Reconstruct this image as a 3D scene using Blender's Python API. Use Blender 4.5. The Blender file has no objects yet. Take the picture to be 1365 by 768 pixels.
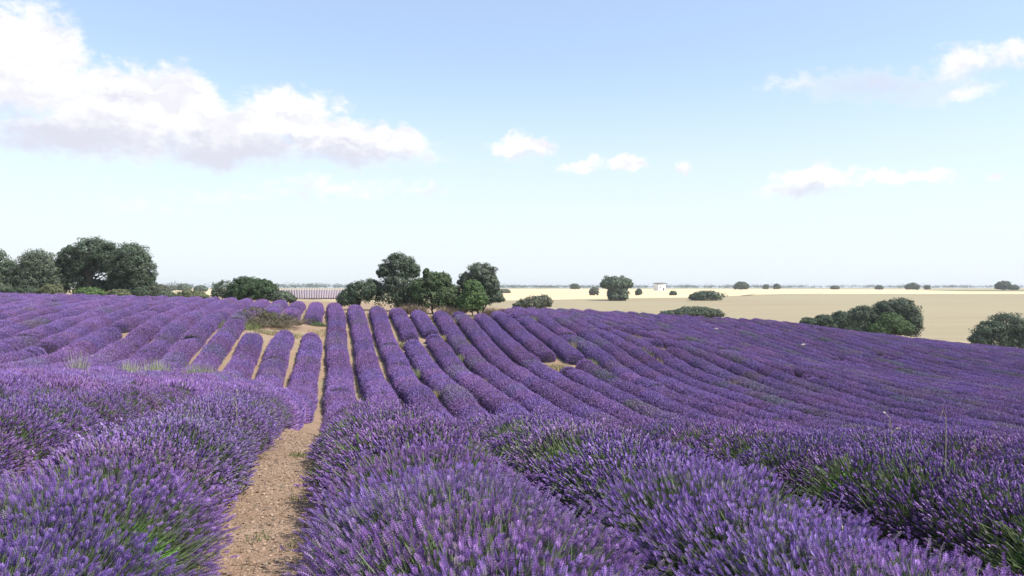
import bpy, math, random
import numpy as np
from mathutils import Vector, Matrix

R = math.radians
rng = np.random.default_rng(7)
random.seed(7)
scene = bpy.context.scene
COL = scene.collection

# ------------------------------------------------------------------ camera
cam_data = bpy.data.cameras.new('camera')
cam_data.sensor_width = 36.0
cam_data.lens = 27.7
cam_data.clip_start = 0.05
cam_data.clip_end = 9000
cam = bpy.data.objects.new('camera', cam_data)
cam.location = (0, 0, 1.6)
cam.rotation_euler = (R(90.0), 0, 0)
COL.objects.link(cam)
scene.camera = cam

# ------------------------------------------------------------------ sun, exposure
SUN_AZ, SUN_EL = 112.0, 51.0            # azimuth clockwise from +Y, elevation
sdir = Vector((math.cos(R(SUN_EL)) * math.sin(R(SUN_AZ)),
               math.cos(R(SUN_EL)) * math.cos(R(SUN_AZ)), math.sin(R(SUN_EL))))
sun_data = bpy.data.lights.new('sun', 'SUN')
sun_data.energy = 4.2
sun_data.angle = R(0.53)
sun_data.color = (1.0, 0.95, 0.88)
sun = bpy.data.objects.new('sun', sun_data)
sun.rotation_euler = sdir.to_track_quat('Z', 'Y').to_euler()
sun.location = sdir * 300
COL.objects.link(sun)
vs = scene.view_settings
vs.view_transform = 'Standard'
vs.look = 'None'
vs.exposure = 0.7
vs.gamma = 1.0
vs.use_curve_mapping = False
scene.cycles.max_bounces = 5
scene.cycles.diffuse_bounces = 3
scene.cycles.transparent_max_bounces = 4
scene.cycles.volume_bounces = 0
scene.cycles.use_denoising = True

# ------------------------------------------------------------------ world: sky with clouds
world = bpy.data.worlds.new('World')
scene.world = world
world.use_nodes = True
world.cycles.sampling_method = 'MANUAL'
world.cycles.sample_map_resolution = 256
NT = world.node_tree
NT.nodes.clear()


class NB:
    """small helper that writes node trees"""
    def __init__(s, nt):
        s.nt = nt

    def n(s, typ, **kw):
        nd = s.nt.nodes.new(typ)
        for k, v in kw.items():
            setattr(nd, k, v)
        return nd

    def put(s, sock, v):
        if isinstance(v, bpy.types.NodeSocket):
            s.nt.links.new(v, sock)
        elif v is not None:
            sock.default_value = v

    def m(s, op, a, b=None, c=None, clamp=False):
        nd = s.n('ShaderNodeMath', operation=op, use_clamp=clamp)
        for i, v in enumerate((a, b, c)):
            if v is not None:
                s.put(nd.inputs[i], v)
        return nd.outputs[0]

    def vm(s, op, a, b=None, out=0):
        nd = s.n('ShaderNodeVectorMath', operation=op)
        s.put(nd.inputs[0], a)
        if b is not None:
            s.put(nd.inputs[1], b)
        return nd.outputs['Value'] if op in ('LENGTH', 'DOT_PRODUCT', 'DISTANCE') else nd.outputs[0]

    def noise(s, vec, scale, detail=4, rough=.55, dist=0.0, out='Fac'):
        nd = s.n('ShaderNodeTexNoise')
        if vec is not None:
            s.put(nd.inputs['Vector'], vec)
        nd.inputs['Scale'].default_value = scale
        nd.inputs['Detail'].default_value = detail
        nd.inputs['Roughness'].default_value = rough
        nd.inputs['Distortion'].default_value = dist
        return nd.outputs[out]

    def ramp(s, v, lo, hi, a=0.0, b=1.0, smooth=True):
        nd = s.n('ShaderNodeMapRange', interpolation_type='SMOOTHSTEP' if smooth else 'LINEAR')
        s.put(nd.inputs[0], v)
        for i, q in zip((1, 2, 3, 4), (lo, hi, a, b)):
            s.put(nd.inputs[i], q)
        return nd.outputs[0]

    def mix(s, f, a, b, mode='MIX'):
        nd = s.n('ShaderNodeMix', data_type='RGBA', blend_type=mode)
        s.put(nd.inputs[0], f)
        for i, q in ((6, a), (7, b)):
            s.put(nd.inputs[i], tuple(q) + (1,) if isinstance(q, (tuple, list)) and len(q) == 3 else q)
        return nd.outputs[2]


b = NB(NT)
sky = b.n('ShaderNodeTexSky', sky_type='NISHITA')
sky.sun_disc = False
sky.sun_elevation = R(SUN_EL)
sky.sun_rotation = R(SUN_AZ)
sky.altitude = 900
sky.air_density = 1.2
sky.dust_density = 2.5
sky.ozone_density = 3.0
tc = b.n('ShaderNodeTexCoord')
sep = b.n('ShaderNodeSeparateXYZ')
b.put(sep.inputs[0], tc.outputs['Generated'])
az = b.m('MULTIPLY', b.m('ARCTAN2', sep.outputs[0], sep.outputs[1]), 180 / math.pi)
el = b.m('MULTIPLY', b.m('ARCSINE', sep.outputs[2]), 180 / math.pi)
comb = b.n('ShaderNodeCombineXYZ')
b.put(comb.inputs[0], az)
b.put(comb.inputs[1], el)
ae = comb.outputs[0]
# soft domain warp so no edge stays an ellipse
wn = b.noise(ae, 0.16, 3, .6, out='Color')
warp = b.vm('MULTIPLY', b.vm('SUBTRACT', wn, (.5, .5, .5)), (5.0, 3.2, 0))
wn2 = b.noise(ae, 0.75, 4, .62, out='Color')
warp2 = b.vm('MULTIPLY', b.vm('SUBTRACT', wn2, (.5, .5, .5)), (2.2, 1.8, 0))
aw = b.vm('ADD', b.vm('ADD', ae, warp), warp2)


def blobs(vec, lst):
    """largest of strength*(1-distance) over ellipses (azimuth, elevation, half width, half height, strength), in degrees"""
    cur = None
    for a, e, ra, re, st in lst:
        q = b.vm('MULTIPLY', b.vm('SUBTRACT', vec, (a, e, 0)), (1 / ra, 1 / re, 0))
        d = b.m('MULTIPLY_ADD', b.vm('LENGTH', q), -st, st)
        cur = d if cur is None else b.m('MAXIMUM', cur, d)
    return cur


CLOUDS = [  # big bank over the oak grove
    (-31.8, 13.9, 3.9, 4.2, 1), (-27.0, 12.0, 4.8, 2.6, 1), (-23.0, 12.4, 2.9, 2.7, 1), (-20.5, 10.9, 6.0, 2.2, 1),
    (-15.8, 11.9, 4.0, 2.5, 1), (-12.5, 10.3, 4.6, 1.8, 1), (-9.0, 10.2, 3.2, 1.6, .95), (-28.0, 9.7, 8.0, 1.9, 1), (-38, 11.5, 7, 4.6, 1),
    (-19.5, 9.5, 8.0, 1.6, 1), (-11.0, 9.3, 6.0, 1.2, .8),
    # small ones
    (0.7, 10.2, 3.0, .95, .8), (4.6, 8.8, 1.6, .55, .55), (8.1, 8.8, 2.0, .75, .85), (12.3, 8.8, .9, .55, .6),
    (21.0, 7.1, 2.8, 1.0, .8), (20.0, 6.5, 3.6, .6, .5), (26.3, 7.1, 3.6, .65, .75), (31.6, 6.9, .5, .3, .6),
    (29.6, 14.0, 2.6, 1.3, .52), (33.0, 14.4, 3.6, .8, .42), (25.0, 13.2, 6.0, 1.2, .46), (29.5, 12.5, 2.4, .8, .40), (21, 13.4, 3.5, .7, .28),
    # faint wisps low down
    (-13.0, 7.0, 6.0, .7, .26), (-6.6, 6.8, 2.4, .6, .26), (-18.0, 6.4, 6.0, .5, .13), (-25, 5.6, 4, .4, .10),
    # the same kind of weather goes on round the horizon
    (55, 11, 9, 2.2, .9), (74, 8, 7, 1.4, .8), (105, 12, 10, 2.6, .9), (140, 9, 9, 1.8, .8), (-60, 9, 8, 1.8, .9),
    (-85, 13, 11, 3, 1), (-120, 8, 8, 1.6, .8), (-155, 11, 10, 2.4, .9), (172, 14, 8, 2, .8),
]
base = blobs(aw, CLOUDS)
edge = b.noise(b.vm('MULTIPLY', ae, (.75, 1.25, 0)), 1.5, 6, .6)
dens = b.m('MULTIPLY_ADD', b.m('SUBTRACT', edge, .5), .72, base)
# grey-lilac undersides of the thick bank
GREY = [(25, 13.1, 6, 1.4, .9), (31, 13.4, 4, .8, .6), (-26, 12.2, 3.0, .7, .6), (-33.5, 12.9, 2.4, .6, .6), (-11, 10.0, 2.4, .5, .6), (-30, 9.3, 9.5, 2.0, 1), (-20, 9.1, 10, 1.9, 1), (-12, 9.0, 7, 1.3, .9), (-32, 11.0, 2.8, .9, .75), (-21.5, 10.3, 2.6, .8, .75), (-15.0, 10.0, 3.0, .8, .8),
        (21.0, 6.35, 3.4, .7, .8), (1, 9.6, 3, .4, .5), (-85, 11, 11, 1.8, 1), (55, 9.8, 9, 1.3, .8), (105, 10.3, 10, 1.6, .8), (-155, 9.6, 10, 1.4, .8)]
grey = b.ramp(b.m('MULTIPLY_ADD', b.m('SUBTRACT', edge, .5), 1.1, blobs(aw, GREY)), -.1, 0.8, 0, 1)
alpha = b.ramp(dens, -.06, b.m('MULTIPLY_ADD', grey, .34, .38))       # crisp tops, soft bases
billow = b.ramp(b.noise(b.vm('MULTIPLY', aw, (.5, 1.0, 0)), .55, 4, .6), .46, .66, 0, .55)
cloud_col = b.mix(b.m('MAXIMUM', grey, billow), (4.35, 4.35, 4.4), (3.2, 3.25, 3.72))
# pale heat haze hugging the horizon all round
low = b.ramp(el, 0.0, 17.0, .92, 0.0)
veil = b.mix(.26, sky.outputs[0], (3.3, 3.55, 3.95))          # pale veil mixed evenly into the sky colour to whiten it
skyh = b.mix(low, veil, (3.75, 4.08, 4.25))
skyc = b.mix(alpha, skyh, cloud_col)
bg = b.n('ShaderNodeBackground')
b.put(bg.inputs['Color'], skyc)
bg.inputs['Strength'].default_value = 0.15
wo = b.n('ShaderNodeOutputWorld')
NT.links.new(bg.outputs[0], wo.inputs[0])

# ------------------------------------------------------------------ helpers
def link(o, parent=None):
    COL.objects.link(o)
    if parent is not None:
        o.parent = parent
    return o


def tag(o, label=None, cat=None, group=None, kind=None):
    for k, v in (('label', label), ('category', cat), ('group', group), ('kind', kind)):
        if v:
            o[k] = v
    return o


def empty(name, loc, label=None, cat=None, group=None):
    o = bpy.data.objects.new(name, None)
    o.location = loc
    o.empty_display_size = .2
    return tag(link(o), label, cat, group)


def mk_mesh(name, V, T, mat=None, col=None, smooth=False):
    """triangle mesh from arrays; col = one colour per vertex"""
    V = np.ascontiguousarray(V, dtype=np.float32)
    T = np.ascontiguousarray(T, dtype=np.int32)
    me = bpy.data.meshes.new(name)
    me.vertices.add(len(V))
    me.vertices.foreach_set('co', V.ravel())
    me.loops.add(T.size)
    me.loops.foreach_set('vertex_index', T.ravel())
    me.polygons.add(len(T))
    me.polygons.foreach_set('loop_start', np.arange(0, T.size, 3, dtype=np.int32))
    me.polygons.foreach_set('use_smooth', np.full(len(T), bool(smooth)))
    me.update(calc_edges=True)
    if col is not None:
        at = me.color_attributes.new('tint', 'FLOAT_COLOR', 'POINT')
        c = np.ones((len(V), 4), np.float32)
        c[:, :3] = col
        at.data.foreach_set('color', c.ravel())
    if mat is not None:
        me.materials.append(mat)
    return me


def mk_obj(name, me, parent=None, loc=(0, 0, 0)):
    o = bpy.data.objects.new(name, me)
    o.location = loc
    return link(o, parent)


class Acc:
    """collects triangle pieces into one mesh"""
    def __init__(s):
        s.V, s.T, s.C, s.n = [], [], [], 0

    def add(s, V, T, C):
        V = np.asarray(V, float).reshape(-1, 3)
        s.V.append(V)
        s.T.append(np.asarray(T, int).reshape(-1, 3) + s.n)
        s.C.append(np.broadcast_to(np.asarray(C, float), V.shape))
        s.n += len(V)

    def mesh(s, name, mat, smooth=False):
        return mk_mesh(name, np.concatenate(s.V), np.concatenate(s.T), mat, np.concatenate(s.C), smooth)


def unit(v):
    return v / np.maximum(np.linalg.norm(v, axis=-1, keepdims=True), 1e-9)


def frame(D):
    a = np.where(np.abs(D[:, 2:3]) > .9, np.array([[1., 0, 0]]), np.array([[0., 0, 1]]))
    U = unit(np.cross(D, a))
    return U, np.cross(D, U)


def stamp(acc, TV, TT, P, D, L, Rr, C, TC=None):
    """put a template (unit radius in xy, 0..1 in z) at every P along D; C colour each, TC shade per template vertex"""
    n, m = len(P), len(TV)
    U, W = frame(D)
    a = rng.uniform(0, 2 * np.pi, n)
    ca, sa = np.cos(a)[:, None], np.sin(a)[:, None]
    U, W = U * ca + W * sa, W * ca - U * sa
    L = np.broadcast_to(L, (n,))
    Rr = np.broadcast_to(Rr, (n,))
    V = (P[:, None] + U[:, None] * (TV[None, :, 0:1] * Rr[:, None, None]) + W[:, None] * (TV[None, :, 1:2] * Rr[:, None, None])
         + D[:, None] * (TV[None, :, 2:3] * L[:, None, None]))
    T = TT[None] + (np.arange(n) * m)[:, None, None]
    Cc = np.broadcast_to(np.asarray(C, float).reshape(-1, 1, 3), (n, m, 3))
    if TC is not None:
        Cc = Cc * TC[None] if TC.ndim == 2 else Cc
    acc.add(V.reshape(-1, 3), T.reshape(-1, 3), Cc.reshape(-1, 3))


def tube(acc, pts, rad, col, sides=7):
    pts = np.asarray(pts, float)
    n = len(pts)
    tan = unit(np.gradient(pts, axis=0))
    U, W = frame(tan)
    for i in range(1, n):                       # keep the frame from flipping
        u = U[i - 1] - tan[i] * np.dot(U[i - 1], tan[i])
        U[i] = u / max(np.linalg.norm(u), 1e-6)
        W[i] = np.cross(tan[i], U[i])
    a = np.arange(sides) * 2 * np.pi / sides
    rad = np.broadcast_to(rad, (n,))
    V = pts[:, None] + (U[:, None] * np.cos(a)[None, :, None] + W[:, None] * np.sin(a)[None, :, None]) * rad[:, None, None]
    T = []
    for i in range(n - 1):
        for j in range(sides):
            p, q = i * sides + j, i * sides + (j + 1) % sides
            T += [(p, q, p + sides), (q, q + sides, p + sides)]
    c = len(V.reshape(-1, 3))
    V = np.vstack([V.reshape(-1, 3), pts[-1:]])
    for j in range(sides):
        T.append(((n - 1) * sides + j, (n - 1) * sides + (j + 1) % sides, c))
    acc.add(V, T, col)


# ------------------------------------------------------------------ materials
def plant_mat(name, trans=.25, rough=.7, spec=.2, var=.25):
    """vertex tint x per-object variation; thin leaves and petals let some light through"""
    m = bpy.data.materials.new(name)
    m.use_nodes = True
    q = NB(m.node_tree)
    m.node_tree.nodes.clear()
    at = q.n('ShaderNodeAttribute', attribute_name='tint')
    oi = q.n('ShaderNodeObjectInfo')
    f = q.m('MULTIPLY_ADD', oi.outputs['Random'], var, 1 - var / 2)
    c = q.mix(1.0, at.outputs['Color'], oi.outputs['Color'], 'MULTIPLY')
    c = q.vm('MULTIPLY', c, f)
    p = q.n('ShaderNodeBsdfPrincipled')
    q.put(p.inputs['Base Color'], c)
    p.inputs['Roughness'].default_value = rough
    p.inputs['Specular IOR Level'].default_value = spec
    t = q.n('ShaderNodeBsdfTranslucent')
    q.put(t.inputs['Color'], c)
    mx = q.n('ShaderNodeMixShader')
    mx.inputs[0].default_value = trans
    m.node_tree.links.new(p.outputs[0], mx.inputs[1])
    m.node_tree.links.new(t.outputs[0], mx.inputs[2])
    o = q.n('ShaderNodeOutputMaterial')
    m.node_tree.links.new(mx.outputs[0], o.inputs[0])
    return m


def surf_mat(name, builder, rough=.9, spec=.15):
    """builder(q, pos) returns (colour socket, bump height socket or None, bump distance)"""
    m = bpy.data.materials.new(name)
    m.use_nodes = True
    q = NB(m.node_tree)
    p = m.node_tree.nodes['Principled BSDF']
    p.inputs['Roughness'].default_value = rough
    p.inputs['Specular IOR Level'].default_value = spec
    g = q.n('ShaderNodeNewGeometry')
    c, h, dist = builder(q, g.outputs['Position'])
    q.put(p.inputs['Base Color'], c)
    if h is not None:
        bm = q.n('ShaderNodeBump')
        bm.inputs['Distance'].default_value = dist
        bm.inputs['Strength'].default_value = 1.0
        q.put(bm.inputs['Height'], h)
        q.put(p.inputs['Normal'], bm.outputs[0])
    return m


def soil(q, pos):
    big = q.noise(pos, .35, 3)
    mid = q.noise(pos, 3.0, 4)
    fine = q.noise(pos, 30, 4, .7)
    c = q.mix(q.ramp(big, .35, .65), (.30, .200, .135), (.265, .182, .122))
    c = q.mix(q.ramp(mid, .45, .7), c, (.36, .255, .182))
    c = q.mix(q.ramp(fine, .52, .72), c, (.185, .118, .072))
    c = q.mix(q.ramp(q.noise(pos, 55, 2), .62, .74), c, (.42, .33, .25))
    return c, q.m('ADD', q.m('MULTIPLY', mid, .5), fine), .035


def drygrass(q, pos):
    a = q.noise(pos, .08, 4)
    d = q.noise(pos, 1.4, 5, .7)
    c = q.mix(q.ramp(a, .35, .65), (.36, .29, .18), (.25, .23, .135))
    c = q.mix(q.ramp(d, .45, .7), c, (.42, .35, .23))
    return c, d, .1


def patchy(q, pos, c1):
    f = q.ramp(q.m('ADD', q.noise(pos, 1.1, 5, .7), q.m('MULTIPLY', q.noise(pos, .22, 2), .4)), .66, .86)
    return q.mix(q.m('MULTIPLY', f, .75), c1, (.27, .235, .145))


def ground_fn(q, pos):
    c1, h, d = soil(q, pos)
    c2, _, _ = drygrass(q, pos)
    sp = q.n('ShaderNodeSeparateXYZ')
    q.put(sp.inputs[0], pos)
    c1 = q.mix(q.ramp(sp.outputs[1], 20, 40), c1, patchy(q, pos, c1))     # dry stubble and dead weeds on the untended upper slope
    f = q.ramp(q.m('MULTIPLY_ADD', q.noise(pos, .25, 3), 12.0, sp.outputs[1]), 92, 100)
    return q.mix(f, c1, c2), h, d


M = {}
M['ground'] = surf_mat('soil', ground_fn)


def stubble_fn(q, pos):
    mp = q.n('ShaderNodeMapping')
    q.put(mp.inputs[0], pos)
    mp.inputs['Rotation'].default_value = (0, 0, R(-28))
    mp.inputs['Scale'].default_value = (.012, .42, 1)
    w = q.noise(mp.outputs[0], 1.0, 4, .6)
    big = q.noise(pos, .012, 3)
    c = q.mix(q.ramp(w, .35, .65), (.300, .250, .155), (.250, .210, .130))
    c = q.mix(q.ramp(big, .42, .6), c, (.285, .245, .152))
    return q.mix(q.ramp(q.noise(pos, 2.5, 3), .5, .75), c, (.325, .272, .172)), None, 0


def wheat_fn(q, pos):
    w = q.noise(pos, .02, 4, .6)
    c = q.mix(q.ramp(w, .35, .65), (.62, .50, .30), (.54, .43, .255))
    return q.mix(q.ramp(q.noise(pos, .5, 3), .55, .8), c, (.48, .39, .24)), None, 0


M['stubble'] = surf_mat('stubble', stubble_fn)
M['wheat'] = surf_mat('ripe_wheat', wheat_fn)
M['green'] = surf_mat('green_crop', lambda q, p: (q.mix(q.ramp(q.noise(p, .03, 3), .4, .6), (.16, .18, .08), (.2, .2, .1)), None, 0))
M['pinksoil'] = surf_mat('pale_furrows', lambda q, p: (q.mix(q.ramp(q.noise(p, .2, 3), .4, .6), (.50, .40, .36), (.44, .35, .31)), None, 0))
M['track'] = surf_mat('track_earth', lambda q, p: (q.mix(q.ramp(q.noise(p, .2, 3), .4, .6), (.26, .21, .14), (.2, .17, .11)), None, 0))
M['petal'] = plant_mat('lavender_flowers', .30, .75, .1, .22)
M['stem'] = plant_mat('lavender_stems', .25, .7, .2, .2)
M['leaf'] = plant_mat('oak_leaves', .18, .55, .3, .15)
M['bark'] = plant_mat('bark', 0.0, .9, .1, .1)
M['dry'] = plant_mat('dry_grass', .25, .8, .15, .2)


def stone_fn(q, pos):
    n = q.noise(pos, 9, 5, .65)
    return q.mix(q.ramp(n, .35, .7), (.40, .35, .29), (.24, .19, .15)), n, .02


M['stone'] = surf_mat('limestone', stone_fn)
M['whitewash'] = surf_mat('whitewash', lambda q, p: (q.mix(q.ramp(q.noise(p, .8, 3), .5, .8), (.80, .79, .76), (.70, .68, .64)), None, 0))
M['roof'] = surf_mat('dark_roof', lambda q, p: (q.mix(q.noise(p, 1, 3), (.10, .09, .085), (.14, .12, .11)), None, 0))
M['opening'] = surf_mat('dark_opening', lambda q, p: (q.mix(q.noise(p, 1, 3), (.03, .03, .035), (.05, .05, .05)), None, 0))

# ------------------------------------------------------------------ terrain
# surveyed spot heights of the hollow (x, y, height), interpolated with a thin plate
SPOTS = np.array([(-14.8,44.7,-1.71),(-11.8,31.6,-2.53),(-18.8,54.8,-0.72),(-16.4,44.6,-1.7),(-15,38.3,-2.54),(-21.1,57.9,-0.66),(-19,48.5,-1.07),(-17.4,41.8,-1.93),(-16.3,36.7,-2.52),(-23,58.7,-0.68),(-20.6,48.6,-1.24),(-19.4,43.2,-2.1),(-18.3,38.6,-2.51),(-24.6,58.5,-0.48),(-21.8,46.5,-1.37),(-20.4,40.4,-2.09),(-19.4,36.1,-2.29),(-18.5,32,-2.21),(-24.1,49.3,-0.96),(-22.8,43.8,-1.5),(-21.8,39.5,-1.88),(-20.6,34.3,-2.12),(-19.9,31,-2.05),(-26.4,52.4,-0.83),(-25.1,46.4,-1.07),(-23.9,41.4,-1.5),(-23.1,37.9,-1.9),(-22.4,35,-2.01),(-27.5,49.7,-0.89),(-26,43.2,-1.4),(-25.2,39.7,-1.59),(-30.3,54.8,-0.46),(-28.6,47.6,-0.89),(-27.6,43,-1.24),(-31.3,52.1,-0.56),(-30.1,46.9,-1.01),(-34,56.5,-0.34),(-5.7,47.9,-2.67),(-4.9,58.8,-1.34),(-2.2,46.9,-3.1),(-0.9,41.5,-3.5),(-1.9,60.1,-1.39),(-0.4,53.2,-2.48),(1.2,46.5,-3.31),(2.1,42.4,-3.6),(1,61.6,-1.15),(2.9,53.2,-2.4),(7.7,39.8,-4.05),(5.6,48.8,-3.09),(5.8,62.1,-1.85),(8.9,48.6,-3.74),(10,44,-4.2),(8.9,55.6,-2.7),(11,46.7,-3.96),(-7.3,32.5,-3.19),(-8.6,38.3,-3.14),(-10.9,48.5,-2.32),(-13.3,60,-0.72),(-5.6,32.5,-3.16),(-3.9,32.5,-3.19),(-8.9,32.5,-3.19),(-49.4,76,0.47),(-42.1,76,0.33),(-34.4,75,0.16),(-26.9,74,-0.01),(-21.4,72,-0.18),(-16.3,68,-0.31),(-1.3,78,-0.92),(4.2,80,-1.13),(10.3,82,-1.45),(16.1,83,-1.87),(22.2,84,-2.23),(29.2,86,-2.64),(35.2,88,-3.43),(45.4,88,-4.65),(51.5,88,-5.32),(57.2,88,-5.82),(64.4,88,-6.41),(-5.6,72,-0.73),(-11.8,68,-0.37),(15.1,50,-3.71),(23.4,36,-4.95),(27.6,56,-5.19),(31.2,48,-5.21),(7.1,34,-4.2),(15.6,35,-4.58),(2.2,-8,0),(0.4,0,0),(-0.5,4,0),(-1,6,-0.05),(-1.7,9,-0.38),(-2.4,12,-0.75),(-2.8,14,-1.15),(-3.5,17,-1.75),(-4.2,20,-2.25),(-5.1,24,-2.8),(-6.1,28,-3.15),(1.8,9,-0.55),(2.8,14,-1.6),(4,20,-2.8),(5.6,28,-3.95),(2,3,-0.05),(5.2,8,-0.51),(7.8,12,-1.4),(13,20,-3.1),(18.2,28,-4.4),(-2.7,9,-0.25),(-4.2,14,-0.8),(-6,20,-1.6),(-8.1,27,-2.35),(-4.8,8,-0.17),(-8.4,14,-0.75),(-12,20,-1.3),(-16.2,27,-1.9),(12,0,-0.3),(-12,0,0.1),(-12,-8,0.1),(12,-8,0),(-60,40,-0.6),(-60,76,1),(40,28,-4.8),(60,60,-5.8)])
_A = SPOTS[:, :2] / 30.0
_n = len(SPOTS)


def _U(r2):
    return .5 * r2 * np.log(r2 + 1e-9)


_K = _U(((_A[:, None] - _A[None]) ** 2).sum(-1)) + .003 * np.eye(_n)
_P = np.c_[np.ones(_n), _A]
_W = np.linalg.solve(np.block([[_K, _P], [_P.T, np.zeros((3, 3))]]), np.r_[SPOTS[:, 2], 0, 0, 0])


def smooth(a, lo, hi):
    t = np.clip((a - lo) / (hi - lo), 0, 1)
    return t * t * (3 - 2 * t)


def H(x, y):
    x, y = np.broadcast_arrays(np.asarray(x, float), np.asarray(y, float))
    sh = x.shape
    x, y = x.ravel(), y.ravel()
    out = np.empty(len(x))
    for i in range(0, len(x), 20000):
        xx, yy = x[i:i + 20000], y[i:i + 20000]
        q = np.stack([np.clip(xx, -60, 75), np.clip(yy, -10, 95)], -1) / 30.0
        hill = _U(((q[:, None] - _A[None]) ** 2).sum(-1)) @ _W[:_n] + _W[_n] + q @ _W[_n + 1:]
        plain = np.interp(yy, [90, 105, 250, 400, 525, 900, 1500, 9000], [-6.4, -6.2, -2.5, -1.2, -.4, .85, 1.25, 1.3])
        plain = plain + .25 * np.sin(xx * .011 + 1.2) * smooth(yy, 150, 400) * (1 - smooth(yy, 500, 900))
        w = smooth(yy, 93, 150)
        w = np.where(xx > 20, np.maximum(w, smooth(yy, 91, 104) * smooth(xx, 20, 60)), w)
        out[i:i + 20000] = hill * (1 - w) + plain * w
    return out.reshape(sh)


def h1(x, y):
    return float(H(np.array([x]), np.array([y]))[0])


def axis(core0, core1, step, far0, far1, g=1.18):
    a = list(np.arange(core0, core1 + 1e-6, step))
    s, v = step, core1
    while v < far1:
        s *= g
        v += s
        a.append(v)
    s, v, l = step, core0, []
    while v > far0:
        s *= g
        v -= s
        l.append(v)
    return np.array(l[::-1] + a)


def sheet(name, xs, ys, mat, dz=0.0, zf=H):
    X, Y = np.meshgrid(xs, ys)
    Z = zf(X, Y) + dz
    nx, ny = len(xs), len(ys)
    i = np.arange(nx * ny).reshape(ny, nx)
    a, bb, c, d = i[:-1, :-1].ravel(), i[:-1, 1:].ravel(), i[1:, 1:].ravel(), i[1:, :-1].ravel()
    me = mk_mesh(name, np.stack([X, Y, Z], -1).reshape(-1, 3), np.r_[np.c_[a, bb, c], np.c_[a, c, d]], mat, None, True)
    return tag(mk_obj(name, me), kind='structure')


def ground_z(X, Y):
    """clods and wheel-ruts of the field soil, fading with distance"""
    near = 1 - smooth(np.hypot(X, Y), 8, 26)
    bump = np.zeros_like(X)
    r2 = np.random.default_rng(3)
    for k in range(26):
        f, a, ph, am = r2.uniform(2, 16), r2.uniform(0, np.pi), r2.uniform(0, 6.28), r2.uniform(.3, 1)
        bump += am / f * np.sin(f * (X * np.cos(a) + Y * np.sin(a)) + ph)
    return H(X, Y) + near * bump * .035


xs = axis(-4.5, 3.0, .09, -62, 76, 1.06)
xs = np.r_[-3500, -2200, -1400, -900, -600, -400, -270, -180, -120, -85, xs, 90, 120, 165, 230, 320, 450, 640, 900, 1300, 2000, 3500]
ys = axis(1.5, 10.0, .09, -40, 100, 1.05)
ys = np.r_[-300, -120, ys, np.arange(103, 178, 3), np.arange(182, 300, 10), 330, 370, 420, 480, 540, 620, 720, 850, 1000, 1250, 1600, 2200, 3200, 5000, 8500]
ground = sheet('ground', np.unique(xs), np.unique(ys), M['ground'], 0, ground_z)


def strip(name, pts_lo, pts_hi, mat, dz, nseg=60, nd=14):
    """a draped field between a near and a far boundary line (lists of x, y)"""
    lo, hi = np.array(pts_lo, float), np.array(pts_hi, float)

    def resamp(p, n):
        d = np.r_[0, np.cumsum(np.hypot(*np.diff(p, axis=0).T))]
        t = np.linspace(0, d[-1], n)
        return np.c_[np.interp(t, d, p[:, 0]), np.interp(t, d, p[:, 1])]
    a, c = resamp(lo, nseg), resamp(hi, nseg)
    t = np.linspace(0, 1, nd)[:, None, None] ** 1.3
    Q = a[None] * (1 - t) + c[None] * t
    V = np.concatenate([Q, (H(Q[..., 0], Q[..., 1]) + dz)[..., None]], -1).reshape(-1, 3)
    i = np.arange(nseg * nd).reshape(nd, nseg)
    p, q, r, s = i[:-1, :-1].ravel(), i[:-1, 1:].ravel(), i[1:, 1:].ravel(), i[1:, :-1].ravel()
    me = mk_mesh(name, V, np.r_[np.c_[p, q, r], np.c_[p, r, s]], mat, None, True)
    return tag(mk_obj(name, me), kind='structure')


# stubble below the hill, ripe wheat on the rise behind it, a green crop and a far lavender parcel
tan_far = [(-75, 238), (0, 247), (66, 287), (126, 362), (250, 388), (420, 400)]
strip('stubble_field', [(-30, 106), (0, 103), (40, 100), (70, 99), (110, 98), (160, 98)], tan_far, M['stubble'], .12, 90, 30)
strip('wheat_field', [(-260, 236), (-190, 236), (-75, 238.4)] + [(x, y + .4) for x, y in tan_far[1:]], [(-560, 700), (-200, 760), (0, 800), (250, 800), (420, 640), (500, 560)], M['wheat'], .16, 110, 24)
strip('green_field', [(300, 520), (420, 500), (560, 500)], [(330, 640), (450, 640), (640, 660)], M['green'], .35)
strip('field_track', [(92, 318), (104, 345), (150, 380)], [(94, 318), (106.5, 344), (151, 383)], M['track'], .3, 30, 3)
plot = strip('distant_lavender_parcel', [(-82, 262), (-55, 262)], [(-190, 600), (-124, 600)], M['pinksoil'], .42, 20, 20)

# ------------------------------------------------------------------ lavender
D = np.array([-.22459, .97445])          # direction of the rows
N = np.array([.97445, .22459])           # across the rows
PITCH, T0 = 1.6, .40

# a flower spike: whorls of small florets round the stem
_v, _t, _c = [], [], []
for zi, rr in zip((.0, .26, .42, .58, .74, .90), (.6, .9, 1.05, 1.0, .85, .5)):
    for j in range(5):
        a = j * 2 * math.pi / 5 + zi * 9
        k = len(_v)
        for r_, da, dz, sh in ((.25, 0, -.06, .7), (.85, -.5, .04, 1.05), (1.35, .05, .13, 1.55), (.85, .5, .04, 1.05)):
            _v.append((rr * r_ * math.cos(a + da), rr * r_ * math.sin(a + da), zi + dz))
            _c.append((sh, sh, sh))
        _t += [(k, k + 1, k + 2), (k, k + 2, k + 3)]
SPIKE0 = (np.array(_v), np.array(_t), np.array(_c))


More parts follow.
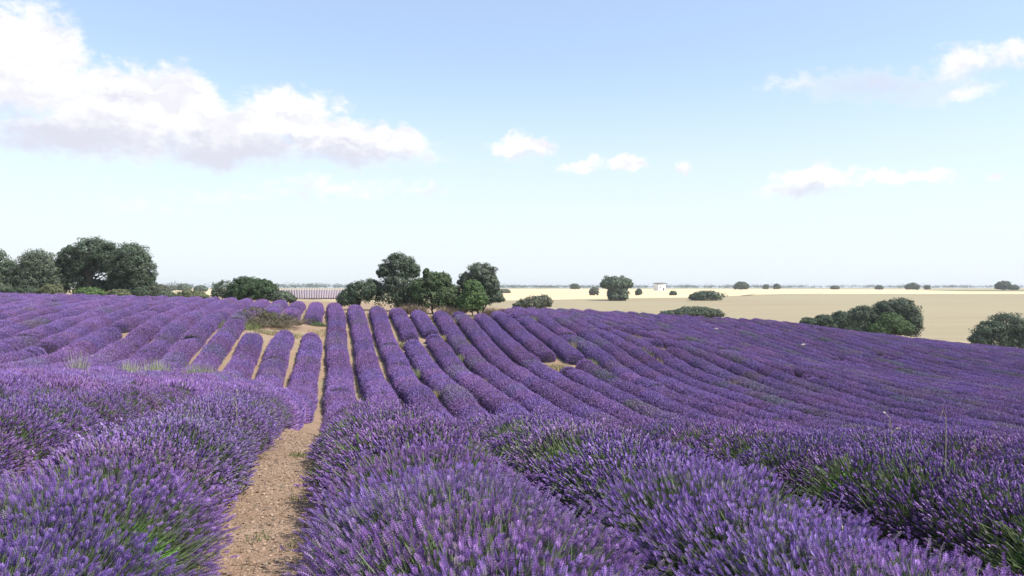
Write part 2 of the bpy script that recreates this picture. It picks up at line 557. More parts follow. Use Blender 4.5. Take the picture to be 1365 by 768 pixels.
def spindle(levels, sides=3):
    v, t, c = [], [], []
    for i, (z, r_, sh) in enumerate(levels):
        for j in range(sides):
            a = (j + .5 * i) * 2 * math.pi / sides
            v.append((r_ * math.cos(a), r_ * math.sin(a), z))
            c.append((sh, sh, sh))
    for i in range(len(levels) - 1):
        for j in range(sides):
            p, q = i * sides + j, i * sides + (j + 1) % sides
            t += [(p, q, p + sides), (q, q + sides, p + sides)]
    return np.array(v), np.array(t), np.array(c)


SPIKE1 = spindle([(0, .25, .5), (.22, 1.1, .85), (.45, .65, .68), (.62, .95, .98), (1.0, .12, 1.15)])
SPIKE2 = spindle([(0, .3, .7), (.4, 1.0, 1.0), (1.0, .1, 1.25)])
BLADE = (np.array([(-1., 0, 0), (1., 0, 0), (.7, .3, .55), (-.7, .3, .55), (0, 1.0, 1.0)]), np.array([(0, 1, 2), (0, 2, 3), (3, 2, 4)]), None)
STEM = (np.array([(-1., 0, 0), (1., 0, 0), (.8, 0, 1.), (-.8, 0, 1.)]), np.array([(0, 1, 2), (0, 2, 3)]), None)


def spike_colours(n, g):
    """violet to lilac, a few faded"""
    a = np.array([.178, .092, .294])
    c = np.array([.350, .220, .482])
    t = g.uniform(0, 1, (n, 1)) ** 1.3
    col = a * (1 - t) + c * t
    col *= g.uniform(.75, 1.25, (n, 1))
    fade = g.uniform(0, 1, n) < .09
    col[fade] = np.array([.25, .205, .25]) * g.uniform(.8, 1.2, (fade.sum(), 1))
    return col


def green_colours(n, g):
    a, c = np.array([.085, .125, .045]), np.array([.17, .215, .11])
    t = g.uniform(0, 1, (n, 1))
    return (a * (1 - t) + c * t) * g.uniform(.8, 1.2, (n, 1))


def dome_dirs(n, g, low=-.12):
    z = g.uniform(low, 1, n)
    a = g.uniform(0, 2 * np.pi, n)
    s = np.sqrt(np.maximum(0, 1 - z * z))
    return np.c_[s * np.cos(a), s * np.sin(a), z]


def core_dome(acc, hw, hl, hh, zc, g, col, nu=14, nv=6):
    V, T = [], []
    for i in range(nv):
        th = (i / (nv - 1)) * 1.75
        for j in range(nu):
            a = j * 2 * np.pi / nu
            k = 1 + g.uniform(-.07, .07)
            V.append((hw * math.sin(th) * math.cos(a) * k, hl * math.sin(th) * math.sin(a) * k, max(-.06, zc + hh * math.cos(th) * k)))
    for i in range(nv - 1):
        for j in range(nu):
            p, q = i * nu + j, i * nu + (j + 1) % nu
            T += [(p, p + nu, q), (q, p + nu, q + nu)]
    V = np.array(V)
    acc.add(V, T, np.asarray(col) * g.uniform(.8, 1.2, (len(V), 1)))


def bush_meshes(seed, lod, hw=.58, hl=.50, hh=.43, zc=.13):
    """one plant: green mesh (core, stems, leaf blades) and its flower spikes"""
    g = np.random.default_rng(seed)
    n = {0: 2700, 1: 2600}[lod]
    d = dome_dirs(n, g)
    # thinner bloom in one or two sectors, where the green stems show
    keep = np.ones(n, bool)
    thin = []
    for k in range((g.integers(1, 3) if seed % 2 else 0) if lod == 0 else g.integers(0, 3)):
        az_ = g.integers(0, 2) * np.pi + g.normal(0, .5)          # mostly on the flanks, where the fan of stems opens
        c = unit(np.array([[math.cos(az_) * .8, math.sin(az_) * .8, g.uniform(.45, .95)]]))[0]
        w = g.uniform(.875, .94)
        thin.append((c, w))
        keep &= ~((d @ c > w) & (g.uniform(0, 1, n) < .93))
    rad = np.where(g.uniform(0, 1, n) < .33, .86, 1.0) + g.normal(0, .06, n) + .06 * np.sin(d[:, 0] * 5 + seed) * np.cos(d[:, 1] * 6 + seed * 2)
    tip = np.c_[d[:, 0] * hw, d[:, 1] * hl, zc + d[:, 2] * hh] * rad[:, None]
    tip[:, 2] = np.maximum(tip[:, 2], .05)
    base_ = np.c_[d[:, 0] * .16, d[:, 1] * .16, np.full(n, .04)] + g.normal(0, .03, (n, 3))
    sd = unit(tip - base_ + g.normal(0, .085, (n, 3)) + np.array([0, 0, .10]))
    L = g.uniform(.026, .060, n)
    green, flow = Acc(), Acc()
    core_dome(green, hw * .68, hl * .76, hh * .70, zc * .8, g, (.070, .078, .048))
    Ls = np.linalg.norm(tip - base_, axis=1) * g.uniform(.45, .6, n)
    P0 = tip - sd * Ls[:, None]
    stamp(green, STEM[0], STEM[1], P0, sd, Ls, .0016 if lod == 0 else .0028, green_colours(n, g))
    # leaf blades: dense low down, long where the bloom is thin
    nb = 900 if lod == 0 else 420
    db = dome_dirs(nb, g)
    lb = g.uniform(.10, .20, nb)
    reach = g.uniform(.52, .80, nb)
    for c, w in thin:
        s = db @ c > w
        reach[s] = g.uniform(.50, .74, s.sum())
    pb = np.c_[db[:, 0] * hw, db[:, 1] * hl, np.maximum(.03, zc + db[:, 2] * hh)] * reach[:, None]
    stamp(green, BLADE[0], BLADE[1], pb, unit(db + np.array([0, 0, .35]) + g.normal(0, .15, (nb, 3))), lb, .0045 if lod == 0 else .009, green_colours(nb, g))
    # a fan of straight green stems in the thin sectors
    for c, w in thin:
        m = 340 if lod == 0 else 170
        dd = unit(c + g.normal(0, .22, (m, 3)))
        dd[:, 2] = np.abs(dd[:, 2])
        t2 = np.c_[dd[:, 0] * hw, dd[:, 1] * hl, zc + dd[:, 2] * hh] * g.uniform(.66, .88, (m, 1))
        b2 = t2 * .4
        stamp(green, STEM[0], STEM[1], b2, unit(t2 - b2), np.linalg.norm(t2 - b2, axis=1), .0034 if lod == 0 else .0055,
              green_colours(m, g) * np.array([1.25, 1.9, .9]))
    k = keep
    T = SPIKE0 if lod == 0 else SPIKE1
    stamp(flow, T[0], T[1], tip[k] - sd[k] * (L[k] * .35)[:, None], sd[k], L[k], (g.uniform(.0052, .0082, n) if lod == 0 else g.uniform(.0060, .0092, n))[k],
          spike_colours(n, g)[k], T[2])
    return (green.mesh('lavender_bush', M['stem']), flow.mesh('flower_spikes', M['petal']))


def spow(v, p=.82):
    return np.sign(v) * np.abs(v) ** p


def cap_mesh(seed, hw=.58, hl=.55, hh=.58, zc=.08):
    """the single plant that ends a far row"""
    g = np.random.default_rng(seed)
    acc = Acc()
    n = 1300
    d = dome_dirs(n, g)
    tip = np.c_[d[:, 0] * hw, d[:, 1] * hl, np.maximum(.05, zc + d[:, 2] * hh)] * (1 + g.normal(0, .04, (n, 1)))
    sd = unit(d * .8 + np.array([0, 0, .45]) + g.normal(0, .14, (n, 3)))
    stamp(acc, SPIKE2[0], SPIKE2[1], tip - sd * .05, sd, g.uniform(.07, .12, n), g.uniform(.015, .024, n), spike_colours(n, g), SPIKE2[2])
    core_dome(acc, hw * .86, hl * .86, hh * .86, zc, g, (.085, .078, .088))
    return acc.mesh('lavender_clump', M['petal'])


def section_mesh(seed, L=2.0, hw=.595, hh=.60, zc=.08):
    """two metres of row for the far slope: overlapping plants, spikes over a leafy core"""
    g = np.random.default_rng(seed)
    acc = Acc()
    cen = np.cumsum(g.uniform(.42, .62, 6))
    cen = cen - cen.mean()
    sz = g.uniform(.93, 1.06, 6)

    def prof(y):
        e = np.exp(-((y[:, None] - cen[None]) / .26) ** 2)
        return .93 + .075 * (e * sz[None]).max(1) + .025 * np.sin(y * 2.1 + seed)
    n = 2600
    y = g.uniform(-L / 2, L / 2, n)
    th = g.uniform(-1.72, 1.72, n)
    rad = prof(y) * (1 + g.normal(0, .045, n))
    tip = np.c_[spow(np.sin(th)) * hw * rad, y, np.maximum(.05, zc + spow(np.cos(th)) * hh * rad)]
    sd = unit(np.c_[np.sin(th) * .8, g.normal(0, .22, n), .45 + np.cos(th)] + g.normal(0, .14, (n, 3)))
    kp = np.ones(n, bool)
    for q in range(2):
        kp &= ~((np.hypot(y - g.uniform(-1, 1), (th - g.uniform(-1.2, 1.2)) * .5) < .16) & (g.uniform(0, 1, n) < .7))
    tip, sd = tip[kp], sd[kp]
    n = len(tip)
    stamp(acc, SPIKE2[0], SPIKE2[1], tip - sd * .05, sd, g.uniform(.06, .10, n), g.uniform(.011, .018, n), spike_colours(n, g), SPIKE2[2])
    # leafy core
    ny, nt = 11, 9
    yy = np.linspace(-L / 2, L / 2, ny)
    tt = np.linspace(-1.8, 1.8, nt)
    Y2, T2 = np.meshgrid(yy, tt, indexing='ij')
    pr = prof(Y2.ravel()).reshape(Y2.shape) * .86 * g.uniform(.97, 1.03, Y2.shape)
    V = np.stack([spow(np.sin(T2)) * hw * pr, Y2, np.maximum(-.08, zc + spow(np.cos(T2)) * hh * pr)], -1).reshape(-1, 3)
    i = np.arange(ny * nt).reshape(ny, nt)
    p, q, r, s = i[:-1, :-1].ravel(), i[:-1, 1:].ravel(), i[1:, 1:].ravel(), i[1:, :-1].ravel()
    acc.add(V, np.r_[np.c_[p, q, r], np.c_[p, r, s]], np.array([.085, .078, .088]) * g.uniform(.8, 1.2, (len(V), 1)))
    # leaf tufts
    nb = 260
    y = g.uniform(-L / 2, L / 2, nb)
    th = g.uniform(-1.7, 1.7, nb)
    pb = np.c_[np.sin(th) * hw * .84, y, np.maximum(.03, zc + np.cos(th) * hh * .84)]
    stamp(acc, BLADE[0], BLADE[1], pb, unit(np.c_[np.sin(th), np.zeros(nb), .5 + np.cos(th)] + g.normal(0, .2, (nb, 3))), g.uniform(.08, .14, nb), .014, green_colours(nb, g))
    return acc.mesh('lavender_clump', M['petal'])


NEAR = [bush_meshes(100 + i, 0) for i in range(4)]
MID = [bush_meshes(200 + i, 1, .57, .51, .43) for i in range(5)]
FAR = [section_mesh(300 + i) for i in range(10)]
CAP = [cap_mesh(330 + i) for i in range(3)]

GAPS = {  # stretches along a row, in metres of y, where plants are missing
    -1: [(49.8, 56.0)], -2: [(49.2, 57.0)], -3: [(46.2, 58.0)], 3: [(51.3, 53.0)], 4: [(53.6, 54.6)],
    8: [(45.2, 49.0)], 9: [(47.2, 48.4)], 14: [(54.2, 56.6), (59.3, 62.5)], 13: [(60.6, 61.8)], -9: [(38.4, 39.5)], -8: [(46.4, 47.6)],
    -5: [(30.0, 31.4)], 20: [(57, 58.4)], 17: [(47.0, 48.8)], 24: [(61, 62)], 28: [(66, 67.4)],
}


def edge_y(x_over_y):
    return np.interp(x_over_y, [-.75, -.36, -.30, -.235, -.17, -.10, -.02, .0, .12, .4, .8], [78, 76, 73, 67.5, 64.5, 62.5, 63, 79, 83, 88, 91])


def low_noise(k, s):
    return (math.sin(s * .21 + k * 1.7) + math.sin(s * .53 + k * 2.9 + 1) * .7 + math.sin(s * 1.3 + k * 5.1) * .5) / 2.2


def place(o, p, flip, sx, sl, sz):
    """stand o on the slope at p, its length along the row"""
    e = .4
    zx0, zx1, zs0, zs1 = H(np.array([p[0] - N[0] * e, p[0] + N[0] * e, p[0] - D[0] * e, p[0] + D[0] * e]),
                           np.array([p[1] - N[1] * e, p[1] + N[1] * e, p[1] - D[1] * e, p[1] + D[1] * e]))
    ax = Vector((N[0], N[1], (zx1 - zx0) / (2 * e))).normalized()
    ay = Vector((D[0], D[1], (zs1 - zs0) / (2 * e))).normalized()
    up = ax.cross(ay).normalized()
    ax = ay.cross(up).normalized()
    if flip:
        ax, ay = -ax, -ay
    m = Matrix((ax * sx, ay * sl, up * sz)).transposed().to_4x4()
    m.translation = Vector((p[0], p[1], h1(p[0], p[1]) - .01))
    o.matrix_world = m


ORD = ['zeroth', 'first', 'second', 'third', 'fourth', 'fifth', 'sixth', 'seventh', 'eighth', 'ninth', 'tenth', 'eleventh', 'twelfth', 'thirteenth',
       'fourteenth', 'fifteenth', 'sixteenth', 'seventeenth', 'eighteenth', 'nineteenth']
TENS = {2: ('twentieth', 'twenty'), 3: ('thirtieth', 'thirty'), 4: ('fortieth', 'forty'), 5: ('fiftieth', 'fifty')}


def ordinal(n):
    if n < 20:
        return ORD[n]
    t, u = divmod(n, 10)
    return TENS[t][0] if u == 0 else TENS[t][1] + '-' + ORD[u]


def row_label(k):
    if k == 0:
        return 'lavender row edging the wide sandy path, unbroken past the dead brush up to the oaks'
    if k == -1:
        return 'lavender row edging the wide sandy path, broken off by the dead brush patch'
    if k in (-2, -3):
        return 'lavender row broken by the dead brush patch, %s from the wide sandy path' % ordinal(-k)
    if k == 1:
        return 'lavender row with bright green stems showing, second from the sandy path, facing a shaded furrow'
    if 2 <= k <= 7:
        return 'lavender row ending at the oak clump, %s from the wide sandy path' % ordinal(k + 1)
    if k == 8:
        return 'lavender row with a bare gap of yellow grass, ninth from the wide sandy path'
    if k > 8:
        return 'lavender row running towards the stubble field, %s from the wide sandy path' % ordinal(k + 1)
    return 'lavender row running up towards the oak grove, %s from the wide sandy path' % ordinal(-k)


pick = random.Random(11)
n_near = n_far = 0
for k in range(-20, 47):
    t = T0 + PITCH * k

    def at_s(s):
        w = (.05 * math.sin(s * .35 + k * 2.3) + .03 * math.sin(s * 1.1 + k)) * min(1, abs(s) / 25)
        if k in (-1, 0):                          # the two rows stand a little further apart along the walked path
            w += (-.04 if k == -1 else .01) * max(0.0, min(1.0, (s - 5) / 4)) * max(0.0, min(1.0, (34 - s) / 8))
        # rows stand a little wider apart on the brow than down in the hollow
        if k in (0, 1, 2):                        # the furrow beyond the first row is nearly overgrown
            w += (.09, -.15, -.06)[k] * (1 - float(smooth(s, 5, 14)))
        te = -.4 + (t + .4) * (1 + .15 * (1 - float(smooth(s, 8, 30)))) + w
        return (s * D[0] + te * N[0], s * D[1] + te * N[1])
    s = -1.6 + pick.uniform(0, .5)
    while True:                                   # from where the row comes into view
        x, y = at_s(s)
        if s > 95 or (y > 0 and -.74 * y - 1.6 < x < .74 * y + 1.6):
            break
        s += .3
    if s > 90:
        continue
    x, y = at_s(s)
    root = None
    prev_gap = False
    first = True
    while True:
        x, y = at_s(s)
        if y > edge_y(x / max(y, .1)) or s > 96:
            break
        if not (x < .76 * y + 1.8):
            break
        gap = next((gq for gq in GAPS.get(k, ()) if gq[0] < y < gq[1]), None)
        if gap:
            s += gap[1] - y + .35
            first = True
            continue
        if root is None:
            root = empty('lavender_row', (x, y, h1(x, y)), row_label(k), 'lavender', 'lavender rows of the sloping field')
            inv = root.matrix_world.inverted()
        dist = math.hypot(x, y)
        bloom = low_noise(k, s)
        thin = pick.random()
        right = max(0.0, min(1.0, (t - 8) / 18))
        v = 1.0 + .10 * bloom
        # poor bloom along some stretches: greyer, greener plants
        gq = min(.75, max(0.0, -low_noise(k * 3 + 5, s * .8) - .55 + .20 * right) * 1.1 + (pick.uniform(.1, .45) if thin < .06 + .07 * right else 0))
        hue = pick.uniform(-1, 1)
        tint = ((1 - .16 * gq) * (1 + .07 * hue), 1 + .42 * gq, (1 - .40 * gq) * (1 - .05 * hue))
        end = edge_y(x / max(y, .1)) - y < 1.2
        nextgap = any(0 < gq[0] - y < 1.1 for gq in GAPS.get(k, ()))
        if dist >= 17 and (first or end or nextgap):
            o = mk_obj('lavender_clump', CAP[pick.randrange(3)], root)
            place(o, (x, y), pick.random() < .5, pick.uniform(.92, 1.0), 1.0, pick.uniform(.92, 1.02))
            o.color = (tint[0] * v, tint[1] * v, tint[2] * v, 1)
            n_far += 1
            s += .95 if first else .55
        elif dist < 17:
            lod = NEAR if dist < 5.2 else MID
            gi = pick.randrange(len(lod))
            if lod is NEAR and k == 0 and pick.random() < .8:      # fuller bloom along the path
                gi = gi // 2 * 2
            gm, fm = lod[gi]
            o = mk_obj('lavender_bush', gm, root)
            f = mk_obj('flower_spikes', fm, o)
            f['kind'] = 'stuff'
            sc_ = pick.uniform(.93, 1.06)
            wide = 1 + (.24 if k in (0, 1) else .14) * (1 - float(smooth(dist, 6, 17)))
            place(o, (x, y), pick.random() < .5, sc_ * wide * pick.uniform(.96, 1.05), sc_ * 1.04 * wide, sc_ * pick.uniform(.94, 1.07))
            f.color = (tint[0] * v, tint[1] * v, tint[2] * v, 1)
            o.parent = root
            n_near += 1
            s += pick.uniform(.50, .60)
        else:
            o = mk_obj('lavender_clump', FAR[pick.randrange(len(FAR))], root)
            place(o, (x, y), pick.random() < .5, pick.uniform(.96, 1.04), 1.0, pick.uniform(.94, 1.06) * (.82 if pick.random() < .05 else 1))
            o.color = (tint[0] * v, tint[1] * v, tint[2] * v, 1)
            n_far += 1
            s += pick.uniform(1.6, 1.8)
        first = False
    if root is not None:
        for o in root.children:
            o.matrix_parent_inverse = Matrix.Translation(-root.location)
print('bushes', n_near, 'clumps', n_far)

# ------------------------------------------------------------------ trees and bushes
LEAF = (np.array([(0, 0, 0), (.5, .12, .45), (0, 0, 1.), (-.5, .12, .45)]), np.array([(0, 1, 2), (0, 2, 3)]), None)
OAK, OAK2, GRN, SAGE, OLIVE = (.074, .104, .062), (.098, .124, .080), (.092, .150, .052), (.130, .142, .096), (.118, .132, .068)


def crown_mesh(name, lobes, leaf, per, seed, col, clump=.30, dens=1.0, twig=True):
    """lobes: (x, y, z, rx, ry, rz) about the tree's foot. Leaf sprays gathered in clumps over each lobe, with gaps between them"""
    g = np.random.default_rng(seed)
    acc = Acc()
    for (x, y, z, rx, ry, rz) in lobes:
        area = (rx * ry + rx * rz + ry * rz) / 3 * 4 * math.pi
        rc = clump * (rx * ry * rz) ** (1 / 3)
        nc = max(8, int(dens * .95 * area / (rc * rc)))
        dd = unit(g.normal(0, 1, (nc, 3)))
        dd[:, 2] = np.where(dd[:, 2] < -.75, -dd[:, 2], dd[:, 2])
        rr = g.uniform(.45, 1.0, nc)[:, None] ** .7 + (g.uniform(0, 1, (nc, 1)) < .12) * .12
        cc = np.array([x, y, z]) + dd * np.array([rx, ry, rz]) * (1 - .5 * rc / max(rx, rz)) * rr
        crad = rc * g.uniform(.55, 1.25, nc)
        tone = g.uniform(.72, 1.35, nc)
        idx = np.repeat(np.arange(nc), per)
        n = len(idx)
        ld = unit(g.normal(0, 1, (n, 3)) + dd[idx] * .5)
        lp = cc[idx] + ld * (crad[idx] * g.uniform(.25, 1.0, n) ** .6)[:, None] * np.array([1, 1, .8])
        nrm = unit(ld * .8 + dd[idx] * .45 + g.normal(0, .38, (n, 3)))
        c = np.asarray(col) * tone[idx][:, None] * g.uniform(.75, 1.3, (n, 1)) * (1 + g.normal(0, .06, (n, 3)))
        # each spray a small folded quad facing roughly out of its clump
        U, W = frame(nrm)
        an = g.uniform(0, 6.28, n)[:, None]
        a1 = U * np.cos(an) + W * np.sin(an)
        a2 = np.cross(nrm, a1)
        h1_, w1 = (leaf * g.uniform(.4, .75, n))[:, None], (leaf * g.uniform(.28, .5, n))[:, None]
        V = np.stack([lp - a1 * h1_, lp + a2 * w1 + nrm * w1 * .3, lp + a1 * h1_, lp - a2 * w1 + nrm * w1 * .3], 1)
        T = np.array([(0, 1, 2), (0, 2, 3)])[None] + (np.arange(n) * 4)[:, None, None]
        acc.add(V.reshape(-1, 3), T.reshape(-1, 3), np.repeat(c, 4, 0))
    return acc.mesh(name, M['leaf'])


def trunk_mesh(foot_r, lobes, seed, stems=1, col=(.11, .095, .08), low=.0):
    g = np.random.default_rng(seed + 5)
    acc = Acc()
    for st in range(stems):
        ox = g.uniform(-.5, .5) * (stems > 1)
        big = max(lobes, key=lambda q: q[3] * q[5])
        top = np.array([big[0] + ox, big[1], big[2] + big[5] * .35])
        foot = np.array([big[0] * .3 + ox * .6, big[1] * .3, -.25])
        ts = np.linspace(0, 1, 8)
        bend = g.normal(0, .12, (8, 3)) * (ts * (1 - ts) * 4)[:, None]
        bend[:, 2] = 0
        pl = foot[None] * (1 - ts)[:, None] + top[None] * ts[:, None] + bend
        rr = foot_r * (1.15 - .85 * ts)
        rr[0] *= 1.35
        tube(acc, pl, rr, col, 8)
        for (x, y, z, rx, ry, rz) in lobes:
            for q in range(4):
                f = g.integers(2, 6)
                tip = np.array([x, y, z]) + unit(g.normal(0, 1, (1, 3)))[0] * np.array([rx, ry, rz]) * .72
                a = pl[f]
                mid = (a + tip) / 2 + np.array([0, 0, .12 * rz]) + g.normal(0, .08, 3)
                tq = np.linspace(0, 1, 6)[:, None]
                lp = a * (1 - tq) ** 2 + 2 * mid * tq * (1 - tq) + tip * tq ** 2
                tube(acc, lp, rr[f] * .55 * (1.05 - tq[:, 0] * .85), col, 5)
    return acc.mesh('trunk', M['bark'], True)


def tree(name, label, cat, x, y, lobes, leaf=.16, per=34, col=OAK, seed=0, tr=.12, stems=1, group=None, clump=.30, dens=1.0, sink=0.0):
    root = empty(name, (x, y, h1(x, y) - sink), label, cat, group)
    mk_obj('trunk', trunk_mesh(tr, lobes, seed, stems), root)
    mk_obj('crown', crown_mesh('crown', lobes, leaf, per, seed, col, clump, dens), root)
    return root


GV = 'holm oaks of the grove on the crest'
tree('holm_oak', 'dark holm oak at the end of the grove away from the tallest oak', 'tree', -54.6, 83, [(0, 0, 2.9, 2.0, 2.0, 1.9), (-1.2, 0, 2.0, 1.6, 1.6, 1.7), (.6, -.3, 1.4, 1.7, 1.4, 1.4), (1.6, 0, 2.2, 1.3, 1.3, 1.4)], seed=1, group=GV)
tree('holm_oak', 'lower grey-green holm oak between the tallest oak and the grove end', 'tree', -49.9, 83, [(0, 0, 3.1, 2.3, 2.0, 1.75), (-1.3, -.3, 2.0, 1.7, 1.6, 1.6), (1.2, -.4, 2.3, 1.7, 1.6, 1.6), (0, -.6, 1.3, 2.3, 1.4, 1.3), (1.9, -.2, 1.3, 1.4, 1.3, 1.2)], col=OAK2, seed=2, group=GV, dens=1.2)
tree('holm_oak', 'tallest holm oak of the grove, branches and sky showing under its crown', 'tree', -44.8, 83.5, [(.1, 0, 4.9, 2.3, 2.1, 1.45), (-1.9, 0, 4.2, 1.5, 1.5, 1.3), (1.6, .2, 4.5, 1.8, 1.6, 1.5), (-.8, .3, 3.3, 2.0, 1.7, 1.4), (2.2, .2, 3.4, 1.3, 1.4, 1.1), (-1.6, .3, 1.7, 1.8, 1.5, 1.5), (-2.9, .2, 2.6, 1.3, 1.3, 1.5), (2.9, .2, 1.6, 1.2, 1.3, 1.4), (.4, 1.0, 1.0, 2.0, 1.2, .8)], seed=3, stems=3, tr=.14, group=GV)
tree('holm_oak', 'broad rounded holm oak closing the grove beside the open wheat view', 'tree', -40.1, 83, [(0, 0, 4.2, 2.2, 2.1, 1.7), (1.0, -.1, 3.0, 1.9, 1.8, 1.9), (-.6, -.2, 3.2, 2.0, 1.9, 1.8), (1.1, -.3, 1.5, 1.7, 1.6, 1.5), (-.7, .3, 1.5, 1.6, 1.6, 1.4)], seed=4, group=GV)
GS = 'low shrubs at the foot of the grove'
for i, (x, y, w, h, c, lb) in enumerate([(-47.4, 81.2, 1.3, 1.3, OLIVE, 'bright green shrub at the foot of the tallest grove oak'),
                                         (-43.6, 81.4, 1.7, 1.1, GRN, 'low bright shrub under the sky gap of the tallest oak'),
                                         (-40.4, 81.2, 1.4, .95, OLIVE, 'low shrub under the broad rounded grove oak'),
                                         (-36.7, 82, 1.35, 1.55, SAGE, 'sage-green rounded shrub standing just beyond the grove'),
                                         (-53.2, 81.6, 2.0, 1.3, OAK2, 'dark low shrub at the foot of the grove end oak'),
                                         (-50.2, 81.5, 1.9, 1.1, OAK, 'dark low shrub at the foot of the grey-green grove oak'),
                                         (-38.4, 81.8, 1.3, 1.3, OAK, 'dark low shrub beneath the rounded oak beside the sage-green one'),
                                         (-35.6, 80.8, 1.0, .9, OAK2, 'small dark shrub beside the sage-green rounded shrub'),
                                         (-33.1, 81, 1.9, 1.0, OLIVE, 'wide low olive-coloured shrub in the gap before the wheat')]):
    tree('shrub', lb, 'shrub', x, y, [(0, 0, h * .5, w, w * .8, h * .55), (w * .45, -.1, h * .38, w * .6, w * .6, h * .42)], leaf=.13, per=26, col=c, seed=20 + i, tr=.04, group=GS)
tree('sparse_tree', 'thin see-through tree beside the dense round bush', 'tree', -29.4, 80, [(0, 0, 1.5, 1.1, 1.0, .75), (-.5, 0, .9, .8, .8, .6), (.6, 0, .6, .6, .6, .5)], leaf=.13, per=16, col=OAK2, seed=31, tr=.06, dens=.6)
tree('round_bush', 'dense dark green round bush between thin tree and pale parcel', 'bush', -26.2, 79.5, [(-.4, 0, 1.35, 2.0, 1.8, 1.35), (1.2, 0, 1.15, 1.5, 1.5, 1.25), (-1.4, -.3, .8, 1.3, 1.3, .9)], leaf=.13, per=40, col=(.050, .085, .035), seed=32, tr=.1, clump=.24)
tree('shrub', 'low dark shrub at the foot of the dense round bush', 'shrub', -23.2, 79, [(0, 0, .7, 1.2, 1.0, .65), (.8, 0, .5, .8, .8, .5)], leaf=.13, per=28, col=OAK2, seed=33, tr=.04)

GM = 'oak clump at the top of the rows'
tree('shrub', 'low spreading dark shrub at the edge of the oak clump', 'shrub', -13.3, 69, [(0, 0, 1.5, 1.6, 1.4, 1.1), (-1.0, 0, 1.0, 1.1, 1.1, .9), (1.1, 0, 1.8, 1.0, 1.0, .95)], leaf=.13, per=34, col=OAK, seed=41, tr=.06, group=GM)
tree('holm_oak', 'tallest oak of the clump with an airy see-through top', 'tree', -9.9, 69, [(.1, 0, 4.15, 1.55, 1.4, .95), (-1.1, 0, 3.5, .9, .9, .7), (1.0, 0, 3.5, .9, .9, .8), (.2, -.3, 2.4, 1.9, 1.6, 1.1), (-.6, -.3, 1.2, 1.9, 1.4, 1.2), (1.0, -.2, 1.2, 1.4, 1.2, 1.1)], leaf=.13, per=30, col=OAK, seed=42, stems=2, tr=.1, group=GM, dens=.85)
tree('holm_oak', 'fresh green middle oak of the clump with a thin shoot on top', 'tree', -6.7, 68, [(0, 0, 2.6, 1.25, 1.2, 1.1), (.6, 0, 2.9, .9, .9, .7), (-.3, -.2, 1.3, 1.6, 1.2, 1.3), (.8, 0, 1.5, 1.2, 1.1, 1.1), (-.7, 0, 3.45, .28, .28, .5), (-.4, 0, 3.1, .5, .5, .5), (-1.3, 0, 2.0, 1.0, 1.0, 1.1)], leaf=.13, per=34, col=(.070, .105, .042), seed=43, tr=.08, group=GM)
tree('holm_oak', 'grey-green oak closing the clump towards the stubble field', 'tree', -2.8, 69, [(.1, 0, 3.6, 1.5, 1.3, 1.05), (-1.0, 0, 2.9, 1.1, 1.1, .9), (.9, -.1, 2.7, 1.1, 1.1, 1.0), (1.3, 0, 1.6, .9, .9, .6), (0, 0, 1.7, 1.6, 1.2, 1.2), (-.9, 0, 1.0, 1.2, 1.1, 1.0)], leaf=.13, per=32, col=OAK2, seed=44, stems=2, tr=.1, group=GM)
tree('shrub', 'mid-green shrub filling the space between the middle oak and grey-green oak', 'shrub', -5.0, 68.6, [(0, 0, 1.5, 1.1, 1.0, 1.1), (.3, 0, .8, 1.2, 1.0, .8), (-.4, 0, 2.0, .7, .7, .7)], leaf=.13, per=32, col=(.078, .112, .055), seed=46, tr=.06, group=GM)
tree('shrub', 'bright green shrub growing in front of the grey-green clump oak', 'shrub', -3.3, 66.5, [(0, 0, 2.2, 1.0, .9, .9), (-.2, 0, 1.2, 1.25, 1.0, 1.0), (.5, 0, 1.5, .8, .8, .8)], leaf=.12, per=34, col=GRN, seed=45, tr=.05, group=GM)

tree('shrub', 'grey-green low bush behind the field edge beside the oak clump', 'bush', 2.3, 86, [(0, 0, .75, 1.9, 1.3, .75), (1.1, 0, .95, 1.1, 1.1, .75), (-1.3, 0, .5, 1.1, 1.0, .55)], leaf=.13, per=30, col=SAGE, seed=51, tr=.05)
tree('shrub', 'long low dark bush along the field edge before the stubble', 'bush', 20.6, 89.5, [(0, 0, .65, 2.6, 1.4, .72), (2.0, 0, .5, 1.6, 1.2, .55), (-2.2, 0, .45, 1.4, 1.1, .5), (-3.2, 0, .4, .8, .8, .4), (-1.1, 0, .5, 1.6, 1.2, .6), (1.0, 0, .6, 1.6, 1.2, .6)], leaf=.13, per=30, col=OAK2, seed=52, tr=.05)
tree('large_bush', 'largest bush on the field edge, tall dome with sloping lower side', 'bush', 43.5, 93, [(2.4, 0, 3.4, 2.3, 2.0, 1.35), (.6, 0, 3.2, 1.8, 1.8, 1.3), (3.2, 0, 2.2, 1.8, 1.7, 1.5), (-2.2, 0, 2.6, 2.0, 1.8, 1.3), (-4.6, 0, 2.2, 1.8, 1.5, 1.0), (-6.6, 0, 2.0, 1.5, 1.2, .8), (-8.4, 0, 1.9, 1.2, 1.1, .55), (0, -.4, 1.5, 2.6, 1.6, 1.4), (-3.4, -.2, 1.4, 2.2, 1.5, 1.2), (-5.6, -.2, 1.2, 1.8, 1.3, .9), (2.6, -.3, 1.2, 2.2, 1.6, 1.2)], leaf=.15, per=34, col=OAK, seed=53, stems=2, tr=.1, clump=.26)
tree('shrub', 'bright green shrub in front of the largest field-edge bush', 'shrub', 43.6, 90.6, [(0, 0, 1.9, 1.7, 1.2, 1.3), (1.3, 0, 1.3, 1.3, 1.0, .95), (-1.3, 0, 1.2, 1.3, 1.0, .9)], leaf=.13, per=36, col=GRN, seed=54, tr=.05)
